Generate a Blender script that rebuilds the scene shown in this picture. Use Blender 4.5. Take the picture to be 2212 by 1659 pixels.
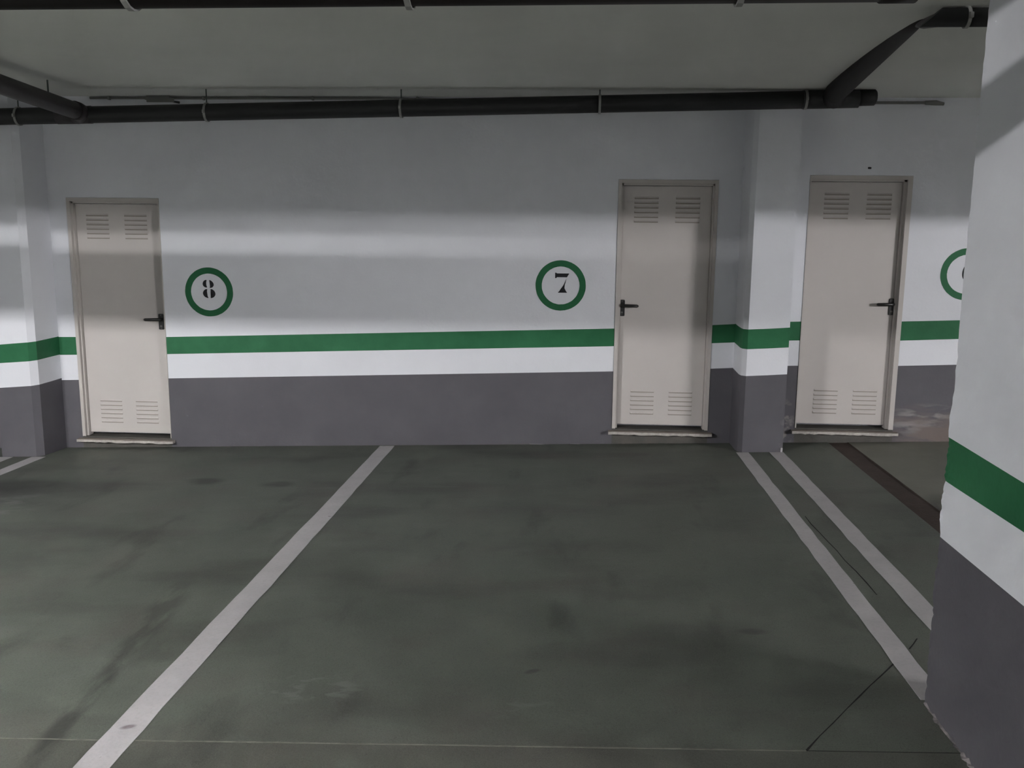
import bpy, bmesh, math, random
from mathutils import Vector, Matrix
random.seed(7)
C = bpy.context.scene
for o in list(bpy.data.objects): bpy.data.objects.remove(o)

# ------------------------------------------------------------------ camera
ZO = 1.95                                   # lens height over the foot of the far wall
F = 2076.86; yaw, pit, rol = -.0659, -.1796, .0093
f = Vector((math.sin(yaw)*math.cos(pit), math.cos(yaw)*math.cos(pit), math.sin(pit)))
r = Vector((math.cos(yaw), -math.sin(yaw), 0)); u = r.cross(f)
c_, s_ = math.cos(rol), math.sin(rol)
r, u = c_*r + s_*u, -s_*r + c_*u
cd = bpy.data.cameras.new('camera'); cam = bpy.data.objects.new('camera', cd); C.collection.objects.link(cam)
cd.sensor_width = 36; cd.lens = F/2212*36; cd.clip_start = .02; cd.clip_end = 100
cam.matrix_world = Matrix(((r.x, u.x, -f.x, 0), (r.y, u.y, -f.y, 0), (r.z, u.z, -f.z, ZO), (0, 0, 0, 1)))
C.camera = cam

# ------------------------------------------------------------------ world, exposure
w = bpy.data.worlds.new('world'); C.world = w; w.use_nodes = True
w.node_tree.nodes['Background'].inputs[0].default_value = (.5, .55, .6, 1)
w.node_tree.nodes['Background'].inputs[1].default_value = .0
C.view_settings.view_transform = 'Standard'; C.view_settings.look = 'None'
C.view_settings.gamma = 1; C.view_settings.use_curve_mapping = False
C.view_settings.exposure = 5.5
# fluorescent tubes of the garage, all out of view, last two added as fill: x, y, turn about z, radiance
TUBES = [(-5.0, .93, 0, 46), (9.75, -1.06, math.radians(45), 84), (-3.0, -5.2, 0, 22), (3.5, -5.2, 0, 22)]
TUBE_Z = .80 + ZO

# ------------------------------------------------------------------ materials
def mat(name, col, rough=.7, col2=None, scale=3, amt=.5, bump=0, bscale=60, metal=0, stretch=(1,1,1), spec=.3, detail=6):
    m = bpy.data.materials.new(name); m.use_nodes = True
    nt = m.node_tree; b = nt.nodes['Principled BSDF']
    b.inputs['Roughness'].default_value = rough; b.inputs['Metallic'].default_value = metal
    b.inputs['Specular IOR Level'].default_value = spec
    b.inputs['Base Color'].default_value = (*col, 1)
    tc = nt.nodes.new('ShaderNodeNewGeometry')
    mp = nt.nodes.new('ShaderNodeMapping'); mp.inputs['Scale'].default_value = stretch
    nt.links.new(tc.outputs['Position'], mp.inputs['Vector'])
    if col2:
        n = nt.nodes.new('ShaderNodeTexNoise'); n.inputs['Scale'].default_value = scale; n.inputs['Detail'].default_value = detail
        n.inputs['Roughness'].default_value = .6
        rp = nt.nodes.new('ShaderNodeValToRGB')
        rp.color_ramp.elements[0].position = .5-amt/2; rp.color_ramp.elements[1].position = .5+amt/2
        rp.color_ramp.elements[0].color = (*col, 1); rp.color_ramp.elements[1].color = (*col2, 1)
        nt.links.new(mp.outputs[0], n.inputs['Vector']); nt.links.new(n.outputs['Fac'], rp.inputs[0])
        nt.links.new(rp.outputs[0], b.inputs['Base Color'])
    if bump:
        n2 = nt.nodes.new('ShaderNodeTexNoise'); n2.inputs['Scale'].default_value = bscale; n2.inputs['Detail'].default_value = 5
        bp = nt.nodes.new('ShaderNodeBump'); bp.inputs['Strength'].default_value = bump; bp.inputs['Distance'].default_value = .01
        nt.links.new(tc.outputs['Position'], n2.inputs['Vector'])
        nt.links.new(n2.outputs['Fac'], bp.inputs['Height']); nt.links.new(bp.outputs[0], b.inputs['Normal'])
    return m

def layer(m, col, scale, lo, hi, stretch=(1,1,1), box=None, rot=0, detail=6, strength=1, brot=0):
    """a stain or bare patch of its own colour over the material, where noise is high, inside an optional soft box (centre, half size)"""
    nt = m.node_tree; b = nt.nodes['Principled BSDF']
    src = b.inputs['Base Color'].links[0].from_socket if b.inputs['Base Color'].links else None
    g = nt.nodes.new('ShaderNodeNewGeometry'); mp = nt.nodes.new('ShaderNodeMapping')
    mp.inputs['Scale'].default_value = stretch; mp.inputs['Rotation'].default_value = (0, 0, rot)
    nt.links.new(g.outputs['Position'], mp.inputs['Vector'])
    n = nt.nodes.new('ShaderNodeTexNoise'); n.inputs['Scale'].default_value = scale; n.inputs['Detail'].default_value = detail
    nt.links.new(mp.outputs[0], n.inputs['Vector'])
    mr = nt.nodes.new('ShaderNodeMapRange'); mr.inputs[1].default_value = lo; mr.inputs[2].default_value = hi
    mr.inputs[4].default_value = strength
    nt.links.new(n.outputs['Fac'], mr.inputs[0]); fac = mr.outputs[0]
    if box:
        cx, hs = box
        sb = nt.nodes.new('ShaderNodeVectorMath'); sb.operation = 'SUBTRACT'; sb.inputs[1].default_value = cx
        nt.links.new(g.outputs['Position'], sb.inputs[0])
        if brot:
            vr = nt.nodes.new('ShaderNodeVectorRotate'); vr.inputs['Angle'].default_value = brot
            nt.links.new(sb.outputs[0], vr.inputs['Vector']); sb = vr
        dv = nt.nodes.new('ShaderNodeVectorMath'); dv.operation = 'DIVIDE'; dv.inputs[1].default_value = hs
        nt.links.new(sb.outputs[0], dv.inputs[0])
        ln = nt.nodes.new('ShaderNodeVectorMath'); ln.operation = 'LENGTH'; nt.links.new(dv.outputs[0], ln.inputs[0])
        m2 = nt.nodes.new('ShaderNodeMapRange'); m2.inputs[1].default_value = 1.2; m2.inputs[2].default_value = .6
        nt.links.new(ln.outputs['Value'], m2.inputs[0])
        mu = nt.nodes.new('ShaderNodeMath'); mu.operation = 'MULTIPLY'
        nt.links.new(fac, mu.inputs[0]); nt.links.new(m2.outputs[0], mu.inputs[1]); fac = mu.outputs[0]
    mx = nt.nodes.new('ShaderNodeMix'); mx.data_type = 'RGBA'
    nt.links.new(fac, mx.inputs['Factor'])
    if src: nt.links.new(src, mx.inputs['A'])
    else: mx.inputs['A'].default_value = b.inputs['Base Color'].default_value
    mx.inputs['B'].default_value = (*col, 1)
    nt.links.new(mx.outputs['Result'], b.inputs['Base Color'])

WHITE = mat('white_wall_paint', (.66,.67,.71), .75, (.71,.72,.76), 1.5, .5, .12, 45)
GREEN = mat('green_wall_paint', (.012,.105,.04), .6, (.02,.135,.055), 6, .5, .12, 45)
DADO = mat('grey_dado_paint', (.088,.084,.096), .65, (.107,.102,.114), 2.5, .5, .15, 45)
layer(DADO, (.25,.23,.23), 9, .50, .62, (.5,1,2), ((2.95, 7.9, .27+.0), (.38,.3,.13)))
layer(DADO, (.16,.13,.12), 5, .40, .60, (.5,1,2), ((2.95, 7.9, .2), (.5,.3,.2)))
layer(DADO, (.22,.2,.2), 14, .52, .6, (1,1,1), ((1.72, 7.8, .22), (.12,.3,.22)))
CEIL = mat('ceiling_paint', (.64,.65,.62), .9, (.70,.705,.675), 1.2, .5, .15, 30)
def concrete(name, a, b_):
    m = mat(name, a, .62, b_, 1.7, .55, .12, 70, spec=.35)
    layer(m, (.056,.056,.05), 1.3, .50, .70, (.7,1.6,1), strength=.75)            # broad damp dark patches
    layer(m, (.145,.155,.135), 2.6, .60, .78, (1,1.7,1), strength=.5)             # worn paler patches
    layer(m, (.10,.09,.08), 2.1, .52, .72, (1,1,1), strength=.5)                  # brownish dust
    layer(m, (.034,.035,.032), 3.4, .60, .72, (1,.35,1), strength=.55)            # tyre rub
    layer(m, (.16,.165,.15), 260, .50, .78, detail=2, strength=.5)                # sand grain
    layer(m, (.03,.032,.028), 190, .52, .80, detail=2, strength=.6)
    return m
FLOOR = concrete('green_concrete', (.086,.098,.080), (.128,.140,.116))
FRONTSLAB = concrete('browner_green_concrete', (.076,.080,.066), (.113,.117,.098))
DARK = (.028,.028,.026)
layer(FLOOR, DARK, 1.5, .30, .55, (.6,1,1), ((-4.0, 6.5, -.06), (.75,.30,1)), strength=.7)
layer(FLOOR, DARK, 2.5, .36, .6, (1,1.5,1), ((-2.72, 6.69, 0), (.16,.11,1)), strength=.7)
layer(FLOOR, DARK, 2.5, .36, .6, (1,1.5,1), ((-2.13, 6.6, 0), (.14,.10,1)), strength=.6)
for m_ in (FLOOR, FRONTSLAB):
    layer(m_, (.035,.036,.033), 5, .40, .56, (2.4,.5,1), ((-1.84, 3.25, 0), (.055,.55,1)), strength=.75, brot=-.10)
layer(FLOOR, (.04,.041,.037), 6, .46, .60, (2,.6,1), ((-1.93, 4.1, 0), (.09,.5,1)), strength=.6, brot=-.12)
layer(FLOOR, (.04,.041,.037), 5, .44, .60, (1,1,1), ((-2.2, 3.83, 0), (.22,.07,1)), strength=.6, brot=.5)
layer(FLOOR, (.02,.02,.02), 4, .2, .4, (1,1,1), ((-.144, 3.587, 0), (.035,.018,1)), strength=.8, brot=-.6)
layer(FLOOR, (.03,.03,.028), 4, .2, .4, (1,1,1), ((.80, 4.0, 0), (.07,.035,1)), strength=.6)
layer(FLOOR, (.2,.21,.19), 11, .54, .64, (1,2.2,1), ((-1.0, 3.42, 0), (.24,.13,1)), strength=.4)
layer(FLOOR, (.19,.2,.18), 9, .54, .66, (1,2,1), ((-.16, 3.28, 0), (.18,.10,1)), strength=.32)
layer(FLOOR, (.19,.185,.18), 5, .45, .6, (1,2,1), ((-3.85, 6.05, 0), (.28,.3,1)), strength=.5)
FLOOR2 = mat('brown_green_concrete', (.15,.148,.124), .7, (.2,.195,.165), 2.2, .5, .15, 70)
layer(FLOOR2, (.03,.026,.024), 3, .40, .58, (1,.5,1), ((2.5, 5.6, .1), (.5,.6,1)))
layer(FLOOR2, (.16,.165,.15), 260, .5, .78, detail=2, strength=.4)
CONC = mat('bare_concrete', (.075,.076,.07), .85, (.11,.1,.09), 8, .5, .3, 60)
RUST = mat('rust_brown_channel', (.042,.029,.024), .85, (.068,.05,.042), 7, .6, .4, 50)
LINE = mat('worn_white_road_paint', (.41,.395,.405), .65, (.48,.46,.47), 7, .5, .1, 90)
layer(LINE, (.2,.17,.17), 14, .70, .74, (1,1,1), strength=.7)
layer(LINE, (.19,.16,.165), 8, .2, .4, (1,1,1), ((-1.583, 3.098, 0), (.028,.016,1)), strength=.9, brot=-.4)
layer(LINE, (.3,.29,.29), 60, .5, .8, detail=2, strength=.3)
SEAL = mat('pale_joint_filler', (.19,.19,.16), .8, (.11,.11,.095), 20, .4)
CRACK = mat('dark_saw_cut', (.012,.012,.012), .95, (.02,.02,.02), 20, .4)
BLACK = mat('black_stencil_paint', (.008,.008,.012), .6, (.014,.014,.018), 30, .5)
DOOR = mat('cream_door_enamel', (.50,.468,.448), .5, (.54,.505,.482), 1.5, .5, .03, 20)
FRAME = mat('cream_frame_enamel', (.47,.44,.415), .55, (.50,.47,.445), 2, .5, .03, 20)
SLOT_SHADE = mat('painted_slot_shade', (.30,.27,.235), .9, (.26,.235,.2), 9, .5)  # shade of louvre slot and hood underside put into the colour
HANDLE = mat('black_plastic', (.008,.008,.008), .35, (.014,.013,.013), 12, .5, spec=.5)
KEY = mat('worn_metal_escutcheon', (.12,.12,.12), .4, (.18,.17,.16), 30, .5, metal=.6)
STONE = mat('terrazzo_sill', (.52,.49,.45), .7, (.27,.25,.23), 40, .6, .2, 80)
STONED = mat('dirty_sill_top', (.2,.17,.15), .8, (.28,.25,.22), 12, .6, .2, 80)
PIPE = mat('dark_grey_pvc', (.020,.021,.022), .5, (.027,.028,.029), 3, .5, spec=.4)
NIGHT = mat('black_pvc', (.006,.005,.005), .6, (.009,.007,.007), 3, .5, spec=.2)
PIPE2 = mat('brownish_grey_pvc', (.034,.029,.031), .5, (.042,.037,.038), 4, .5, spec=.4)
ZINC = mat('zinc_clamp', (.36,.36,.35), .45, (.28,.28,.27), 20, .5, metal=.4)
ROD = mat('green_tinted_rod', (.10,.12,.11), .6, (.07,.09,.08), 20, .5)
CABLE = mat('grey_conduit', (.20,.20,.19), .7, (.17,.17,.165), 6, .5)
HOUSE = mat('lamp_housing_white', (.7,.7,.7), .5, (.65,.65,.65), 4, .5)

# ------------------------------------------------------------------ helpers
def tag(o, label=None, cat=None, group=None, kind=None):
    if label: o['label'] = label
    if cat: o['category'] = cat
    if group: o['group'] = group
    if kind: o['kind'] = kind
    return o
def mesh(name, V, Fs, mats, mi=None, parent=None, smooth=False):
    me = bpy.data.meshes.new(name); me.from_pydata([tuple(v) for v in V], [], Fs)
    for m in (mats if isinstance(mats, (list, tuple)) else [mats]): me.materials.append(m)
    if mi:
        for p, k in zip(me.polygons, mi): p.material_index = k
    if smooth:
        for p in me.polygons: p.use_smooth = True
    me.update(); o = bpy.data.objects.new(name, me); C.collection.objects.link(o)
    if parent: o.parent = parent; o.matrix_parent_inverse = Matrix.Translation(-parent.location)
    return o
def empty(name, loc):
    o = bpy.data.objects.new(name, None); C.collection.objects.link(o); o.location = loc; return o
def box(name, x0, x1, y0, y1, z0, z1, m, parent=None, bev=0, bottom=None):
    bm = bmesh.new()
    b = bottom or (lambda x, y: z0)
    vs = [bm.verts.new(p) for p in ((x0,y0,b(x0,y0)),(x1,y0,b(x1,y0)),(x1,y1,b(x1,y1)),(x0,y1,b(x0,y1)),(x0,y0,z1),(x1,y0,z1),(x1,y1,z1),(x0,y1,z1))]
    for q in ((3,2,1,0),(4,5,6,7),(0,1,5,4),(1,2,6,5),(2,3,7,6),(3,0,4,7)): bm.faces.new([vs[i] for i in q])
    if bev: bmesh.ops.bevel(bm, geom=bm.edges[:], offset=bev, segments=2, affect='EDGES')
    me = bpy.data.meshes.new(name); bm.to_mesh(me); bm.free(); me.materials.append(m)
    o = bpy.data.objects.new(name, me); C.collection.objects.link(o)
    if parent: o.parent = parent; o.matrix_parent_inverse = Matrix.Translation(-parent.location)
    return o
def tube(name, pts, rad, m, parent=None, seg=20, caps=True):
    """pipe along a polyline; rad may be a list"""
    pts = [Vector(p) for p in pts]; n = len(pts)
    rad = rad if isinstance(rad, (list, tuple)) else [rad]*n
    V, Fs = [], []
    for i, p in enumerate(pts):
        t = (pts[min(i+1, n-1)] - pts[max(i-1, 0)]).normalized()
        a = t.cross(Vector((0,0,1)));  a = a.normalized() if a.length > 1e-4 else Vector((1,0,0))
        b = a.cross(t)
        for k in range(seg):
            th = 2*math.pi*k/seg; V.append(p + rad[i]*(math.cos(th)*a + math.sin(th)*b))
    for i in range(n-1):
        for k in range(seg):
            k2 = (k+1) % seg; Fs.append((i*seg+k, i*seg+k2, (i+1)*seg+k2, (i+1)*seg+k))
    ns = len(Fs)
    if caps: Fs += [tuple(range(seg))[::-1], tuple(range((n-1)*seg, n*seg))]
    o = mesh(name, V, Fs, m, parent=parent)
    for i, p in enumerate(o.data.polygons): p.use_smooth = i < ns
    return o
def lerp(tab, x):
    if x <= tab[0][0]: a, b = tab[0], tab[1]
    elif x >= tab[-1][0]: a, b = tab[-2], tab[-1]
    else:
        for a, b in zip(tab, tab[1:]):
            if x <= b[0]: break
    return a[1] + (b[1]-a[1])*(x-a[0])/(b[0]-a[0])
fl = lambda x, y: ZO - 1.7112 + .0328*x - .0295*y            # the ramped floor
D = 7.918; ZC = .88 + ZO; XL, XR, YB = -11.0, 13.5, -9.0
GT = lambda x: ZO + lerp([(-4.27,-1.111),(-3.484,-1.097),(-1.561,-1.027),(.3,-.959),(1.131,-.915),(1.74,-.876),(2.617,-.861),(3.08,-.843)], x)
GB = lambda x: ZO + lerp([(-4.27,-1.265),(-3.476,-1.244),(.3,-1.106),(1.131,-1.065),(1.742,-1.031),(2.626,-1.017),(3.08,-.995)], x)
DT = lambda x: ZO + lerp([(-4.27,-1.484),(-3.48,-1.455),(.3,-1.317),(1.125,-1.277),(1.74,-1.24),(2.62,-1.224),(3.08,-1.205)], x)
OW, OH = .796, 2.05
DOORS = [(-4.276, ZO-1.985, 'r'), (.320, ZO-1.804, 'l'), (1.827, ZO-1.761, 'r')]      # opening left x, bottom z, handle side

# ------------------------------------------------------------------ floor
floor = tag(empty('floor', (0,4,fl(0,4))), kind='structure')
floor['label'] = 'ramped green-grey concrete parking floor'
CH0, CH1 = 2.105, 2.270
def slab(name, x0, x1, y0, y1, m, th=.12):
    nx, ny = max(1, int((x1-x0)/1.2)), max(1, int((y1-y0)/1.2))
    V, Fs = [], []
    for j in range(ny+1):
        for i in range(nx+1):
            x = x0+(x1-x0)*i/nx; y = y0+(y1-y0)*j/ny; V.append((x, y, fl(x, y)))
    for j in range(ny):
        for i in range(nx): a = j*(nx+1)+i; Fs.append((a, a+1, a+nx+2, a+nx+1))
    k = len(V); cs = [(x0,y0),(x1,y0),(x1,y1),(x0,y1)]
    V += [(x, y, fl(x, y)) for x, y in cs] + [(x, y, fl(x, y)-th) for x, y in cs]
    for i in range(4): j = (i+1) % 4; Fs.append((k+i, k+4+i, k+4+j, k+j))
    Fs.append((k+7, k+6, k+5, k+4))
    o = mesh(name, V, Fs, m, parent=floor); return o
JY = 3.008
slab('floor_slab', XL, CH0, JY+.002, D, FLOOR)
slab('floor_slab', CH1, XR, JY+.002, D, FLOOR2)
slab('floor_slab', XL, XR, YB, JY-.002, FRONTSLAB)
# drain channel between the slabs: a shallow rust-brown trough
n = 24; V, Fs = [], []
for i in range(n+1):
    y = JY + (D-JY)*i/n
    for x, dz in ((CH0,-.001),(CH0+.008,-.005),(CH1-.008,-.006),(CH1,-.001)): V.append((x, y, fl(x, y)+dz+random.uniform(-.0012,.0012)*(dz < -.003)))
for i in range(n):
    for k in range(3): a = i*4+k; Fs.append((a, a+1, a+5, a+4))
o = mesh('drain_channel', V, Fs, RUST, parent=floor); o['label'] = 'rust brown drainage channel'
def strip(name, p0, p1, wd, m, parent=None, lift=.0015, seg=.25, jit=.0, th=.003, jitw=0):
    """a thin painted or filled strip lying on the floor from p0 to p1"""
    p0, p1 = Vector(p0), Vector(p1); L = (p1-p0).length; t = (p1-p0)/L; nn = Vector((-t.y, t.x)); n = max(1, int(L/seg))
    V, Fs = [], []
    for i in range(n+1):
        p = p0 + t*L*i/n; off = random.uniform(-jit, jit)
        for s in (-1, 1):
            q = p + nn*(s*wd/2 + off + random.uniform(-jitw, jitw)); V += [(q.x, q.y, fl(q.x, q.y)+lift), (q.x, q.y, fl(q.x, q.y)-th)]
    for i in range(n):
        a = i*4; Fs += [(a, a+2, a+6, a+4), (a, a+4, a+5, a+1), (a+2, a+3, a+7, a+6)]
    Fs += [(0,1,3,2), (4*n, 4*n+2, 4*n+3, 4*n+1)]
    return mesh(name, V, Fs, m, parent=parent)
o = strip('joint_filler', (XL+.1, JY), (.8, JY), .0065, SEAL, floor, .001, .3, .0015, .01, .0012); o['label'] = 'pale expansion joint line'
strip('saw_cut', (.8, JY), (XR-.1, JY), .0015, CRACK, floor, .0006, .5)
strip('saw_cut', (.797, 3.007), (1.300, 3.69), .006, CRACK, floor, .0006, .12, .003, .003, .002)
strip('saw_cut', (1.405, 3.83), (1.475, 3.935), .005, CRACK, floor, .0006, .05, .003)
strip('saw_cut', (1.464, 4.445), (1.425, 5.767), .005, CRACK, floor, .0006, .15, .004, .003, .001)

# ------------------------------------------------------------------ ceiling
box('ceiling', XL-.2, XR+.2, YB-.2, D+.2, ZC, ZC+.25, CEIL)['kind'] = 'structure'
bpy.data.objects['ceiling']['label'] = 'flat painted concrete ceiling'

# ------------------------------------------------------------------ painted wall faces
def banded(name, path, top, bands, kind='structure', parent=None, closed=False, step=.5, jag=None, th=None):
    """vertical faces along a plan path; bands = [(zfun, material index below it)...] from dado up"""
    pts = []
    for (a, b) in zip(path, path[1:]):
        a, b = Vector(a), Vector(b); k = max(1, int((b-a).length/step))
        for i in range(k): pts.append(a + (b-a)*i/k)
    pts.append(Vector(path[-1]))
    V, Fs, MI = [], [], []
    for p in pts:
        lo = fl(p.x, p.y) - .03
        zs = [lo] + [bd(p.x, p.y) + random.uniform(-.0012,.0012) for bd in bands] + [top]
        for z in zs: V.append((p.x, p.y, z))
    rws = len(bands)+2
    for i in range(len(pts)-1):
        for k in range(rws-1):
            a = i*rws+k; Fs.append((a, a+rws, a+rws+1, a+1)); MI.append([1, 0, 2, 0][k])
    return mesh(name, V, Fs, [WHITE, DADO, GREEN], MI, parent=parent)
WB = [lambda x, y: DT(x), lambda x, y: GB(x), lambda x, y: GT(x)]

# far wall: strips of face between openings, lintels, reveals
wall = tag(empty('wall_back', (0, D, ZO-1.9)), 'far white wall with green stripe and grey dado', kind='structure')
V, Fs, MI = [], [], []
def quad(a, b, c, d, m): k = len(V); V.extend((a, b, c, d)); Fs.append((k, k+1, k+2, k+3)); MI.append(m)
edges = [XL] + [e for d in DOORS for e in (d[0], d[0]+OW)] + [XR]
REV = .16
for k in range(len(edges)-1):
    x0, x1 = edges[k], edges[k+1]
    if k % 2 == 0:
        n = max(1, int((x1-x0)/.12))
        for i in range(n):
            a, b = x0+(x1-x0)*i/n, x0+(x1-x0)*(i+1)/n
            lo = [fl(x, D)-.03 for x in (a, b)]
            rows = [lo] + [[g(a), g(b)] for g in (DT, GB, GT)] + [[ZC, ZC]]
            for q in range(4):
                quad((a,D,rows[q][0]), (b,D,rows[q][1]), (b,D,rows[q+1][1]), (a,D,rows[q+1][0]), [1,0,2,0][q])
    else:
        zb = DOORS[k//2][1]; zt = zb+OH
        quad((x0,D,zt), (x1,D,zt), (x1,D,ZC), (x0,D,ZC), 0)                       # over the door
        quad((x0,D,fl(x0,D)-.03), (x1,D,fl(x1,D)-.03), (x1,D,zb), (x0,D,zb), 3)     # under the sill
        quad((x0,D,zt), (x0,D+REV,zt), (x1,D+REV,zt), (x1,D,zt), 0)
        quad((x0,D,zb), (x1,D,zb), (x1,D+REV,zb), (x0,D+REV,zb), 3)
        quad((x0,D,zb), (x0,D+REV,zb), (x0,D+REV,zt), (x0,D,zt), 0)
        quad((x1,D+REV,zb), (x1,D,zb), (x1,D,zt), (x1,D+REV,zt), 0)
quad((XL,D+REV,ZC), (XR,D+REV,ZC), (XR,D+REV,-.4), (XL,D+REV,-.4), 0)
mesh('wall_face', V, Fs, [WHITE, DADO, GREEN, CONC], MI, parent=wall)
# a few paint smears along the foot of the wall
for (x, z, wd, h) in ((.60,-1.935,.05,.008), (.685,-1.933,.075,.009), (.775,-1.934,.035,.008), (.42,-1.938,.03,.006), (2.43,-1.862,.09,.03),(.02,-1.945,.12,.006),(-.3,-1.955,.16,.007)):
    V2 = []
    for k in range(10):
        th = 2*math.pi*k/10; q = random.uniform(.6, 1.1)
        V2.append((x+wd/2*math.cos(th)*q, D-.006, max(z+ZO+h/2*math.sin(th)*q, fl(x,D)+.001)))
    V2 += [(a, D-.001, b) for a, _, b in V2]
    Fs2 = [tuple(range(10))] + [((k+1) % 10, k, 10+k, 10+(k+1) % 10) for k in range(10)]
    mesh('paint_smear', V2, Fs2, LINE if x < 2 else CONC, parent=wall)

box('wall_left', XL-.15, XL, YB, D, 0, ZC, WHITE, bottom=lambda x, y: fl(x, y)-.1)
box('wall_right', XR, XR+.15, YB, D, 0, ZC, WHITE, bottom=lambda x, y: fl(x, y)-.1)
box('wall_front', XL, XR, YB-.15, YB, 0, ZC, WHITE, bottom=lambda x, y: fl(x, y)-.1)
for n_ in ('wall_left', 'wall_right', 'wall_front'): bpy.data.objects[n_]['kind'] = 'structure'

box('baffle', XL, XR, -3.25, -2.95, ZO+.2, ZC, WHITE)['kind'] = 'structure'  # unseen, put in to keep direct light of the rear lamps off the wall
bpy.data.objects['baffle']['label'] = 'added white light-blocking beam under the ceiling behind the camera'
# pillars
Yf = D - .3567
def pillar(label, path, bands):
    o = banded('pillar', path, ZC, bands, step=.12); tag(o, label, kind='structure'); return o
lp = [lambda x, y: ZO-1.474+.08*(min(x, -4.40)+4.453)+(.0 if y < 7.7 else .02)*0, lambda x, y: ZO-1.268+.074*(x+4.453), lambda x, y: ZO-1.110+.09*(x+4.453)]
pillar('wall pillar left of the door beside number 8', [(-4.80, D), (-4.80, Yf), (-4.50, Yf), (-4.452, Yf+.045), (-4.430, D)], lp)
rp = [lambda x, y: ZO-1.275+.07*(x-1.33)+(y-Yf)*.02, lambda x, y: ZO-1.062+.068*(x-1.32)+(y-Yf)*.02, lambda x, y: ZO-.907+.064*(x-1.31)+(y-Yf)*.02]
pillar('wall pillar between the two doors, double line running into it', [(1.300, D), (1.304, Yf+.10), (1.312, Yf+.04), (1.345, Yf), (1.662, Yf), (1.666, D)], rp)
# near pillar, chipped arrises
def jag_pillar():
    x0, x1, y0, y1 = 1.304, 1.667, 2.42, 3.354
    dt = lambda y: ZO-1.110-.027*(y-2.7); gb = lambda y: ZO-.904-.031*(y-2.75); gt = lambda y: ZO-.766
    NZ = 150; random.seed(3)
    dev = []; v = 0
    for k in range(NZ+1):
        z = k/NZ
        v = v*.72 + random.uniform(-1, 1)*.0030*(1.0 if z < .62 else .35); dev.append(v)
    V, Fs, MI = [], [], []
    cols = [(x1, y1), (x0, y1), (x0, y1-.02)] + [(x0, y1-.02-(y1-.02-y0)*k/12) for k in range(1, 13)] + [(x1, y0), (x1, y1)]
    for ci, (x, y) in enumerate(cols):
        lo = fl(x, y)-.02
        zb = [lo, dt(y), gb(y), gt(y), ZC]
        cuts = [0, 45, 65, 80, NZ]
        for k in range(NZ+1):
            for q in range(4):
                if k <= cuts[q+1]: break
            z = zb[q] + (zb[q+1]-zb[q])*(k-cuts[q])/(cuts[q+1]-cuts[q])
            dx = dev[k] if ci == 1 else (dev[k]*.3 if ci == 2 else 0); dy = dev[(k*7) % NZ]*.7 if ci == 1 else 0
            V.append((x-dx if ci in (1, 2) else x, y+dy, z))
    R = NZ+1
    for c in range(len(cols)-1):
        for k in range(NZ):
            a = c*R+k; Fs.append((a, a+1, a+R+1, a+R)); MI.append(1 if k < 45 else 0 if k < 65 else 2 if k < 80 else 0)
    o = mesh('pillar', V, Fs, [WHITE, DADO, GREEN], MI); tag(o, 'near pillar with chipped edge cutting into the picture', kind='structure')
    # ragged plaster skirt along the foot
    V, Fs = [], []; n = 46
    for i in range(n+1):
        y = y0+(y1-y0)*i/n; h = abs(random.gauss(0, 1))*.007+.002; wd = abs(random.gauss(0, 1))*.006+.003
        V += [(x0-.0006, y, fl(x0, y)+h), (x0-wd, y, fl(x0, y)+.001), (x0+.004, y, fl(x0, y)-.002)]
    for i in range(n): a = i*3; Fs += [(a, a+1, a+4, a+3), (a+1, a+2, a+5, a+4)]
    mesh('plaster_fillet', V, Fs, mat('crumbled_plaster', (.10,.095,.10), .9, (.3,.27,.27), 18, .25, .3, 90), parent=o)
    return o
jag_pillar(); random.seed(11)
box('plaster_lump', 1.645, 1.662, Yf-.006, Yf-.0005, fl(1.65, Yf)+.001, fl(1.65, Yf)+.035, LINE, bpy.data.objects['pillar.001'], bev=.002)

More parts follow.
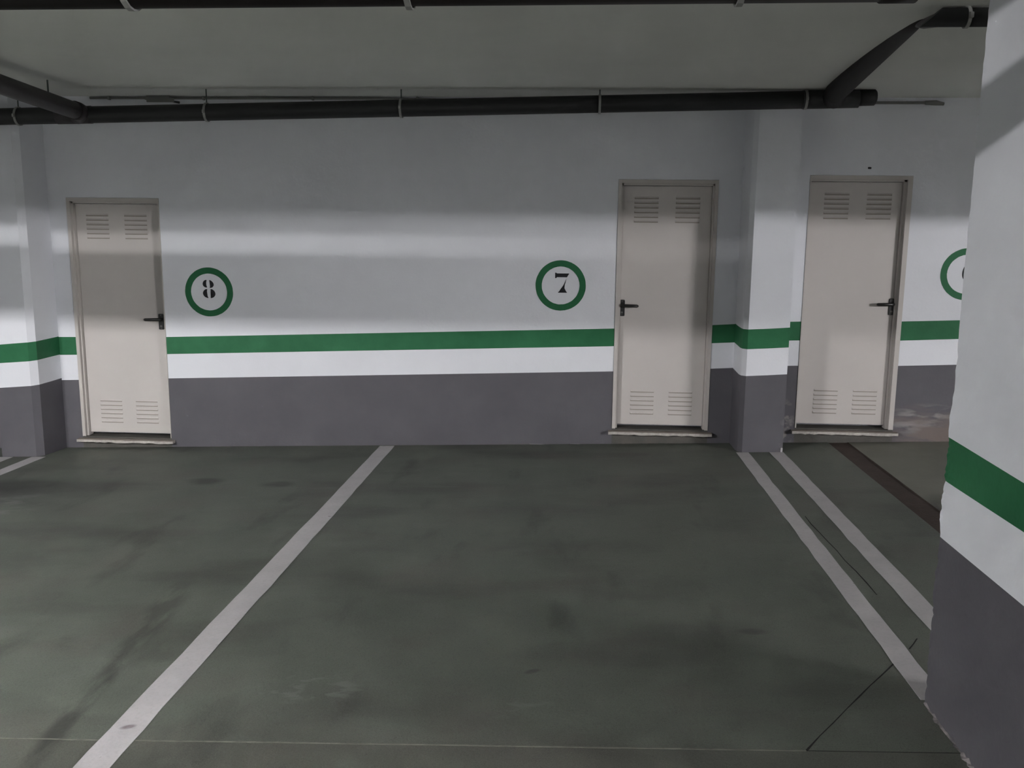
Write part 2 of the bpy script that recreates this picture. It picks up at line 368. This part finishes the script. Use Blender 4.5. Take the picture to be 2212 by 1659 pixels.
# ------------------------------------------------------------------ doors
slat_me = None
def make_slat(x, y, z, wd, parent, m):
    """pressed louvre: hood standing proud with slot shade painted darker under it"""
    x0, x1 = x, x+wd
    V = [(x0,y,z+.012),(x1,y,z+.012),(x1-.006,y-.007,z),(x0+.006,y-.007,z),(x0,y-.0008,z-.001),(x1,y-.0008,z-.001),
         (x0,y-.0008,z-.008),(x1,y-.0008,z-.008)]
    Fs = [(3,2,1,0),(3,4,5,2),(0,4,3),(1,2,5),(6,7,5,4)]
    return mesh('louver_slat', V, Fs, [m, SLOT_SHADE], [0,1,0,0,1], parent=parent)
def door(n, x0, z0, side, fa, fb, label):
    root = tag(empty('door_%d' % n, (x0+OW/2, D, z0)), label, kind='structure')
    yl = D+.055                       # leaf face
    x1 = x0+OW; zt = z0+OH
    # steel frame: rebated profile of two steps on each side and on top
    def prof(xa, sgn, wd):
        ps = [(0,-.006),(wd*.62,-.006),(wd*.62,.022),(wd*.95,.022),(wd*.95,.10),(0,.10)]
        V = []
        for z in (z0+.004, zt-.002):
            V += [(xa+sgn*px, D+py, z) for px, py in ps]
        Fs = [(i, (i+1) % 6, 6+(i+1) % 6, 6+i) for i in range(6)] + [tuple(range(6))[::-1], tuple(range(6, 12))]
        mesh('jamb', V, Fs, FRAME, parent=root)
    prof(x0+.001, 1, fa); prof(x1-.001, -1, fb)
    ps = [(0,-.006),(.030,-.006),(.030,.022),(.046,.022),(.046,.10),(0,.10)]
    V = []
    for x in (x0+fa*.62, x1-fb*.62): V += [(x, D+py, zt-.001-px) for px, py in ps]
    mesh('head_jamb', V, [(i, (i+1) % 6, 6+(i+1) % 6, 6+i) for i in range(6)] + [tuple(range(6))[::-1], tuple(range(6, 12))], FRAME, parent=root)
    a, b = x0+fa, x1-fb
    leaf = box('door_leaf', a, b, yl, yl+.045, z0+.030, zt-.050, DOOR, root, bev=.002)
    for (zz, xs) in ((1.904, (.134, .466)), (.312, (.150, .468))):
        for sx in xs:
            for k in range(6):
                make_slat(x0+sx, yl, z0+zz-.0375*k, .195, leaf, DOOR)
    # lever handle on a long plate
    s = 1 if side == 'l' else -1
    px = (x0+.058 if side == 'l' else x1-.073 if n == 3 else x1-.058)
    hd = box('door_handle', px-.023, px+.023, yl-.010, yl-.0005, z0+.945, z0+1.080, HANDLE, root, bev=.004)
    zz = z0+1.035
    tube('lever', [(px, yl-.008, zz), (px, yl-.045, zz), (px+s*.012, yl-.052, zz), (px+s*.12, yl-.052, zz-.002), (px+s*.128, yl-.046, zz-.002)], [.015,.014,.014,.013,.010], HANDLE, hd, 12)
    tube('keyhole', [(px, yl-.013, z0+.975), (px, yl-.009, z0+.975)], .009, KEY, hd, 12)
    for z in (z0+1.068, z0+.957): tube('screw', [(px, yl-.012, z), (px, yl-.009, z)], .004, KEY, hd, 8)
    # threshold: stone slab nosing out of the wall, ragged front edge
    nn = 24; V, Fs, MI = [], [], []
    xa, xb = x0-.03, x1+.03; zs = z0-.012
    for i in range(nn+1):
        x = xa+(xb-xa)*i/nn; j = random.uniform(-.003,.003); jb = random.uniform(-.004,.003)
        V += [(x, D+.0, zs), (x, D-.055+j, zs-.003), (x, D-.058+j, zs-.024+jb), (x, D-.0, zs-.026)]
    for i in range(nn):
        q = i*4; Fs += [(q, q+1, q+5, q+4), (q+1, q+2, q+6, q+5), (q+2, q+3, q+7, q+6)]; MI += [1, 0, 1]
    Fs += [(0,3,2,1), (nn*4, nn*4+1, nn*4+2, nn*4+3)]; MI += [0, 0]
    th = mesh('threshold', V, Fs, [STONE, STONED], MI, parent=root); th['label'] = 'chipped pale stone threshold'
    box('sill_bed', x0+.002, x1-.002, D, D+.15, z0-.02, z0-.010, STONED, root)
    return root
door(1, *DOORS[0], .045, .010, 'cream louvred metal door left of the circled 8')
door(2, *DOORS[1], .045, .042, 'cream louvred metal door right of the circled 7')
door(3, *DOORS[2], .018, .060, 'cream louvred metal door left of the circled 6')

# ------------------------------------------------------------------ bay numbers painted on the wall
def flat(name, poly, m, parent, cx, cz, th=.0015):
    n = len(poly); y = D-th
    V = [(cx+px, y, cz+pz) for px, pz in poly] + [(cx+px, D-.0002, cz+pz) for px, pz in poly]
    bm = bmesh.new(); vs = [bm.verts.new(v) for v in V]
    fc = bm.faces.new(vs[:n])
    for i in range(n): bm.faces.new((vs[i], vs[(i+1) % n], vs[n+(i+1) % n], vs[n+i]))
    bmesh.ops.triangulate(bm, faces=[fc]); bmesh.ops.recalc_face_normals(bm, faces=bm.faces)
    me = bpy.data.meshes.new(name); bm.to_mesh(me); bm.free(); me.materials.append(m)
    o = bpy.data.objects.new(name, me); C.collection.objects.link(o); o.parent = parent; o.matrix_parent_inverse = Matrix.Translation(-parent.location)
    return o
def sample(px, k): return [(a*k, -b*k) for a, b in px]
def smoothp(pts, it=2):
    for _ in range(it):
        q = []
        for i in range(len(pts)):
            a, b = pts[i], pts[(i+1) % len(pts)]
            q += [(a[0]*.75+b[0]*.25, a[1]*.75+b[1]*.25), (a[0]*.25+b[0]*.75, a[1]*.25+b[1]*.75)]
        pts = q
    return pts
def ring(cx, cz, digits, label):
    root = tag(empty('bay_number', (cx, D, cz)), label, 'bay number', 'circled bay numbers on the wall')
    n = 72; V = []
    for y in (D-.0015, D-.0002):
        for rr in (.206, .155):
            for k in range(n):
                th = 2*math.pi*k/n; q = rr+random.uniform(-.0008,.0008); V.append((cx+q*math.cos(th), y, cz+q*math.sin(th)))
    Fs = []
    for k in range(n):
        j = (k+1) % n; Fs += [(k, n+k, n+j, j), (k, j, 2*n+j, 2*n+k), (n+k, 3*n+k, 3*n+j, n+j)]
    mesh('ring', V, Fs, GREEN, parent=root)
    for d in digits: flat('numeral_stroke', d, BLACK, root, cx, cz)
k8 = 3.217e-4; o8 = (738, 838)
P8 = [[(690,520),(640,525),(592,565),(572,630),(592,685),(640,718),(700,722),(678,680),(668,610),(678,555)],
      [(745,522),(800,535),(855,585),(875,640),(860,690),(815,725),(755,732),(775,690),(780,620),(768,565)],
      [(700,758),(640,765),(590,810),(568,870),(590,935),(640,980),(725,1002),(700,960),(675,900),(675,830)],
      [(770,755),(830,765),(885,810),(910,875),(895,935),(845,985),(765,1002),(795,960),(808,890),(800,815)]]
ring(-3.087, ZO-.708, [smoothp(sample([(a-o8[0], b-o8[1]) for a, b in P], k8)) for P in P8], 'black stencilled numeral eight (8) in a green ring beside the left door')
k7 = 4.48e-4; o7 = (603, 650)
P7 = [[(500,418),(515,415),(532,428),(757,428),(716,498),(535,498),(520,515),(500,515)],
      [(706,522),(690,600),(674,655),(674,700),(690,740),(722,772),(718,781),(560,781),(555,770),(590,755),(622,715),(650,650),(684,575)]]
ring(-.130, ZO-.611, [sample([(a-o7[0], b-o7[1]) for a, b in P], k7) for P in P7], 'black stencilled numeral seven (7) in a green ring, left of middle door')
k6 = 4.6e-4; o6 = (1040, 765)
P6 = [smoothp([(1085,545),(1035,570),(985,630),(955,725),(962,815),(1010,885),(1060,900),(1035,850),(1024,780),(1026,690),(1050,610)]),
      smoothp([(1095,690),(1150,705),(1185,760),(1180,830),(1140,880),(1085,900),(1108,850),(1118,790),(1112,730)]),
      smoothp([(1110,550),(1150,560),(1165,600),(1140,625),(1105,610),(1095,575)])]
ring(3.100, ZO-.475, [sample([(a-o6[0], b-o6[1]) for a, b in P], k6) for P in P6], 'black stencilled 6 in a green ring, half hidden by the near pillar')

# ------------------------------------------------------------------ parking lines
def pline(x0, x1, y0, y1, label, grp='white bay lines painted on the floor'):
    o = strip('parking_line', ((x0+x1)/2, y0), ((x0+x1)/2, y1), x1-x0, LINE, None, .0018, .16, .0025, .003, .0018)
    tag(o, label, 'parking line', grp); return o
pline(-1.645, -1.518, .2, D-.03, 'long white bay line running between the 8 and 7 bays')
pline(1.300, 1.396, 3.38, Yf-.01, 'left line of the white pair between the two right pillars')
pline(1.562, 1.668, 3.38, Yf-.01, 'right line of the white pair between the two right pillars')
pline(-4.532, -4.412, 2.4, Yf-.015, 'short white line reaching the right corner of the left pillar')
pline(-4.81, -4.70, 2.4, Yf-.015, 'white line end left of the left pillar, at the frame edge')

# ------------------------------------------------------------------ pipes
def clamp(parent, x, y, z, rad, m=ZINC, rod=True):
    """split ring clamp with an ear, on a threaded rod up to the ceiling"""
    seg = 20; V, Fs = [], []
    hw = .009 if rad > .0635 else .007
    for dx in (-hw, hw):
        for rr in (rad+.001, rad+.006):
            for k in range(seg):
                th = 2*math.pi*k/seg; V.append((x+dx, y+rr*math.cos(th), z+rr*math.sin(th)))
    for k in range(seg):
        j = (k+1) % seg
        Fs += [(seg+k, seg+j, 3*seg+j, 3*seg+k), (k, j, seg+j, seg+k), (2*seg+j, 2*seg+k, 3*seg+k, 3*seg+j)]
    c = mesh('pipe_clamp', V, Fs, m, parent=parent, smooth=False)
    box('clamp_ear', x-.008, x+.008, y-rad-.022, y-rad-.004, z-.012, z+.012, m, c, bev=.002)
    if rod and ZC-(z+rad) > .01: tube('hanger_rod', [(x, y, z+rad+.004), (x, y, ZC-.0005)], .005, ROD, c, 8)
    return c
PY = 7.42; pz = lambda x: ZO + .672 + .0224*(x+4.48)
dp = tag(empty('drain_pipe', (-1, PY, pz(-1))), 'dark grey drain pipe clamped under the ceiling along the far wall', 'pipe')
def run(xa, xb, n=2): return [(xa+(xb-xa)*i/(n-1), PY, pz(xa+(xb-xa)*i/(n-1))) for i in range(n)]
tube('pipe', run(-10.9, 1.62), .0635, PIPE, dp, 28)
tube('branch_fitting', run(1.62, 2.02), .066, PIPE, dp, 28)
e = run(2.02, 2.145); e = [(a, b, c+.006) for a, b, c in e]
tube('end_plug', [e[0], (e[1][0]-.012, e[1][1], e[1][2]), e[1]], [.0585, .0585, .047], PIPE, dp, 28)
for x in (-4.335, -2.843, -1.344, .143, 1.641): clamp(dp, x, PY, pz(x), .066)
# left branch: elbow fitting on the main pipe, pipe coming towards the middle of the garage
bx = -3.855
tube('elbow', [(bx-.02, PY, pz(bx)), (bx+.03, PY-.03, pz(bx)+.012), (bx+.045, PY-.10, pz(bx)+.018), (bx+.05, PY-.16, pz(bx)+.021)], [.071,.072,.069,.069], PIPE2, dp, 28)
tube('branch_fitting', run(bx-.17, bx+.10), .067, PIPE2, dp, 28)
tube('branch_pipe', [(bx+.045, PY-.12, pz(bx)+.018), (-3.69, 6.12, ZO+.755), (-3.56, 5.15, ZO+.80), (-3.52, 4.85, ZO+.84), (-3.50, 4.7, ZC+.05)], .0625, PIPE2, dp, 28)
tube('hanger_rod', [(-3.80, 6.9, pz(bx)+.07), (-3.80, 6.9, ZC-.0005)], .006, ROD, dp, 8)
# right branch: leaves the main pipe and climbs into the ceiling
tube('branch_pipe', [(1.835, PY-.05, ZO+.822), (1.80, 7.2, ZO+.836), (1.60, 5.1, ZO+.930), (1.55, 4.6, ZO+.952)], [.082,.074,.066,.064], NIGHT, dp, 28)
# pipe in the right bay, elbow disappearing into the ceiling
cp = tag(empty('ceiling_pipe', (2.4, 4.5, ZO+.835)), 'short dark pipe tight under the ceiling behind the near pillar', 'pipe')
pp = tube('pipe', [(1.51, 4.5, ZO+.836), (8.5, 4.5, ZO+.836)], .040, PIPE, cp, 24)
for v in list(pp.data.vertices)[:24]: v.co.x += (v.co.z - (ZO+.836))/.04*.045
tube('elbow', [(1.60, 4.51, ZO+.845), (1.60, 4.60, ZO+.850), (1.60, 4.85, ZO+.885), (1.60, 5.0, ZO+.92)], .034, PIPE2, cp, 24)
clamp(cp, 1.66, 4.5, ZO+.836, .041)
clamp(cp, 3.2, 4.5, ZO+.836, .041)
# pipe and unseen light-shaping duct hung one over the other, crossing above the camera
lo = tag(empty('overhead_pipe', (-1, 2.3, ZO+.515)), 'black pipe with metal clamps crossing the very top of the picture', 'pipe')
tube('pipe', [(-10.9, 2.3, ZO+.5135), (-1.37, 2.3, ZO+.515), (.72, 2.3, ZO+.5235)], .0625, NIGHT, lo, 28)
tube('socket', [(.66, 2.3, ZO+.5233), (.735, 2.3, ZO+.5236)], .0655, NIGHT, lo, 28)
tube('pipe', [(.70, 2.3, ZO+.527), (13.4, 2.3, ZO+.545)], .0585, NIGHT, lo, 28)
def short_clamp(x, z, rad, top):
    c = clamp(lo, x, 2.3, z, rad, rod=False)
    tube('hanger_rod', [(x, 2.3, z+rad), (x, 2.3, top)], .005, ROD, c, 8); return c
for x in (-4.35, -3.2): short_clamp(x, ZO+.514, .0625, ZO+.62)
for x in (-2.2, -1.05, -.395, .35, 1.9): short_clamp(x, ZO+.516+.004*(x > 0), .0625, ZO+.71)
tube('blocker', [(-10.9, 2.3, ZO+.712), (-4.12, 2.3, ZO+.712), (-3.92, 2.3, ZO+.705), (-2.7, 2.3, ZO+.705), (-2.45, 2.3, ZO+.76)], [.119, .119, .123, .123, .060], NIGHT, lo, 28)  # unseen; radii shaped to block and pass lamp light onto the wall
tube('blocker', [(-2.46, 2.3, ZO+.76), (3.3, 2.3, ZO+.76)], .060, NIGHT, lo, 28)
tube('blocker', [(3.29, 2.3, ZO+.76), (3.5, 2.3, ZO+.712), (13.4, 2.3, ZO+.712)], [.060, .119, .119], NIGHT, lo, 28)
for x, r_ in ((-7, .119), (-3, .123), (-1.6, .06), (1.2, .06), (5, .119)): clamp(lo, x, 2.3, ZO+(.76 if r_ < .1 else .708), r_)

# thin conduit in the corner of wall and ceiling with a junction box
cz = ZO+.862
cn = tag(empty('cable_conduit', (-1, D-.03, cz)), 'thin grey conduit running along the top of the far wall', 'conduit')
tube('tube', [(-4.0, D-.02, cz+.004), (-1.6, D-.02, cz+.004), (-.9, D-.02, cz-.012), (-.5, D-.02, cz-.022), (2.70, D-.02, cz-.022)], .011, CABLE, cn, 10)
tube('end_fitting', [(2.66, D-.022, cz-.022), (2.74, D-.022, cz-.022), (2.80, D-.022, cz-.03)], [.016,.020,.012], CABLE, cn, 12)
for x in (-3.84, -3.05, -2.15, -1.3): 
    box('clip', x-.008, x+.008, D-.036, D-.0005, cz-.012, cz+.017, CABLE, cn, bev=.002)
jb = tag(empty('junction_box', (-3.4, D-.05, ZO+.86)), 'flat dark junction box beside the conduit above the left door', 'junction box')
box('box_body', -3.52, -3.30, D-.075, D-.034, ZO+.835, ZO+.8785, CABLE, jb, bev=.012)
box('box_lid', -3.50, -3.27, D-.083, D-.076, ZO+.826, ZO+.860, CABLE, jb, bev=.003)
tube('cable_gland', [(-3.30, D-.06, ZO+.836), (-3.235, D-.06, ZO+.826)], [.008,.010], PIPE, jb, 10)
# small dark fixing over door 6
hk = tube('wall_plug', [(2.27, D-.012, ZO+.346), (2.29, D-.001, ZO+.346)], .008, PIPE, None, 8)
tag(hk, 'small dark screw in the wall over the rightmost door', 'screw')

# ------------------------------------------------------------------ tube lamps (out of view; the rear two are added fill)
def emit(name, s):
    m = bpy.data.materials.new(name); m.use_nodes = True; nt = m.node_tree
    e = nt.nodes.new('ShaderNodeEmission'); e.inputs[0].default_value = (1.0, .985, .99, 1); e.inputs[1].default_value = s
    nt.links.new(e.outputs[0], nt.nodes['Material Output'].inputs[0]); return m
where = ('left of the frame', 'far to the right of the near pillar', 'far behind the camera to the left, added as fill', 'far behind the camera to the right, added as fill')
for k, (x, y, a, s) in enumerate(TUBES):
    root = tag(empty('tube_lamp', (0, 0, 0)), 'white fluorescent tube lamp on the ceiling ' + where[k], 'lamp', 'tube lamps of the garage')
    box('housing', -.62, .62, -.03, .03, .024, .0799, HOUSE, root, bev=.004)
    tube('tube', [(-.59, 0, 0), (.59, 0, 0)], .020, emit('lit_tube_%d' % k, s), root, 10)
    for sx in (-.60, .60): box('holder', sx-.012, sx+.012, -.016, .016, -.018, .024, HOUSE, root)
    root.location = (x, y, TUBE_Z); root.rotation_euler = (0, 0, a)
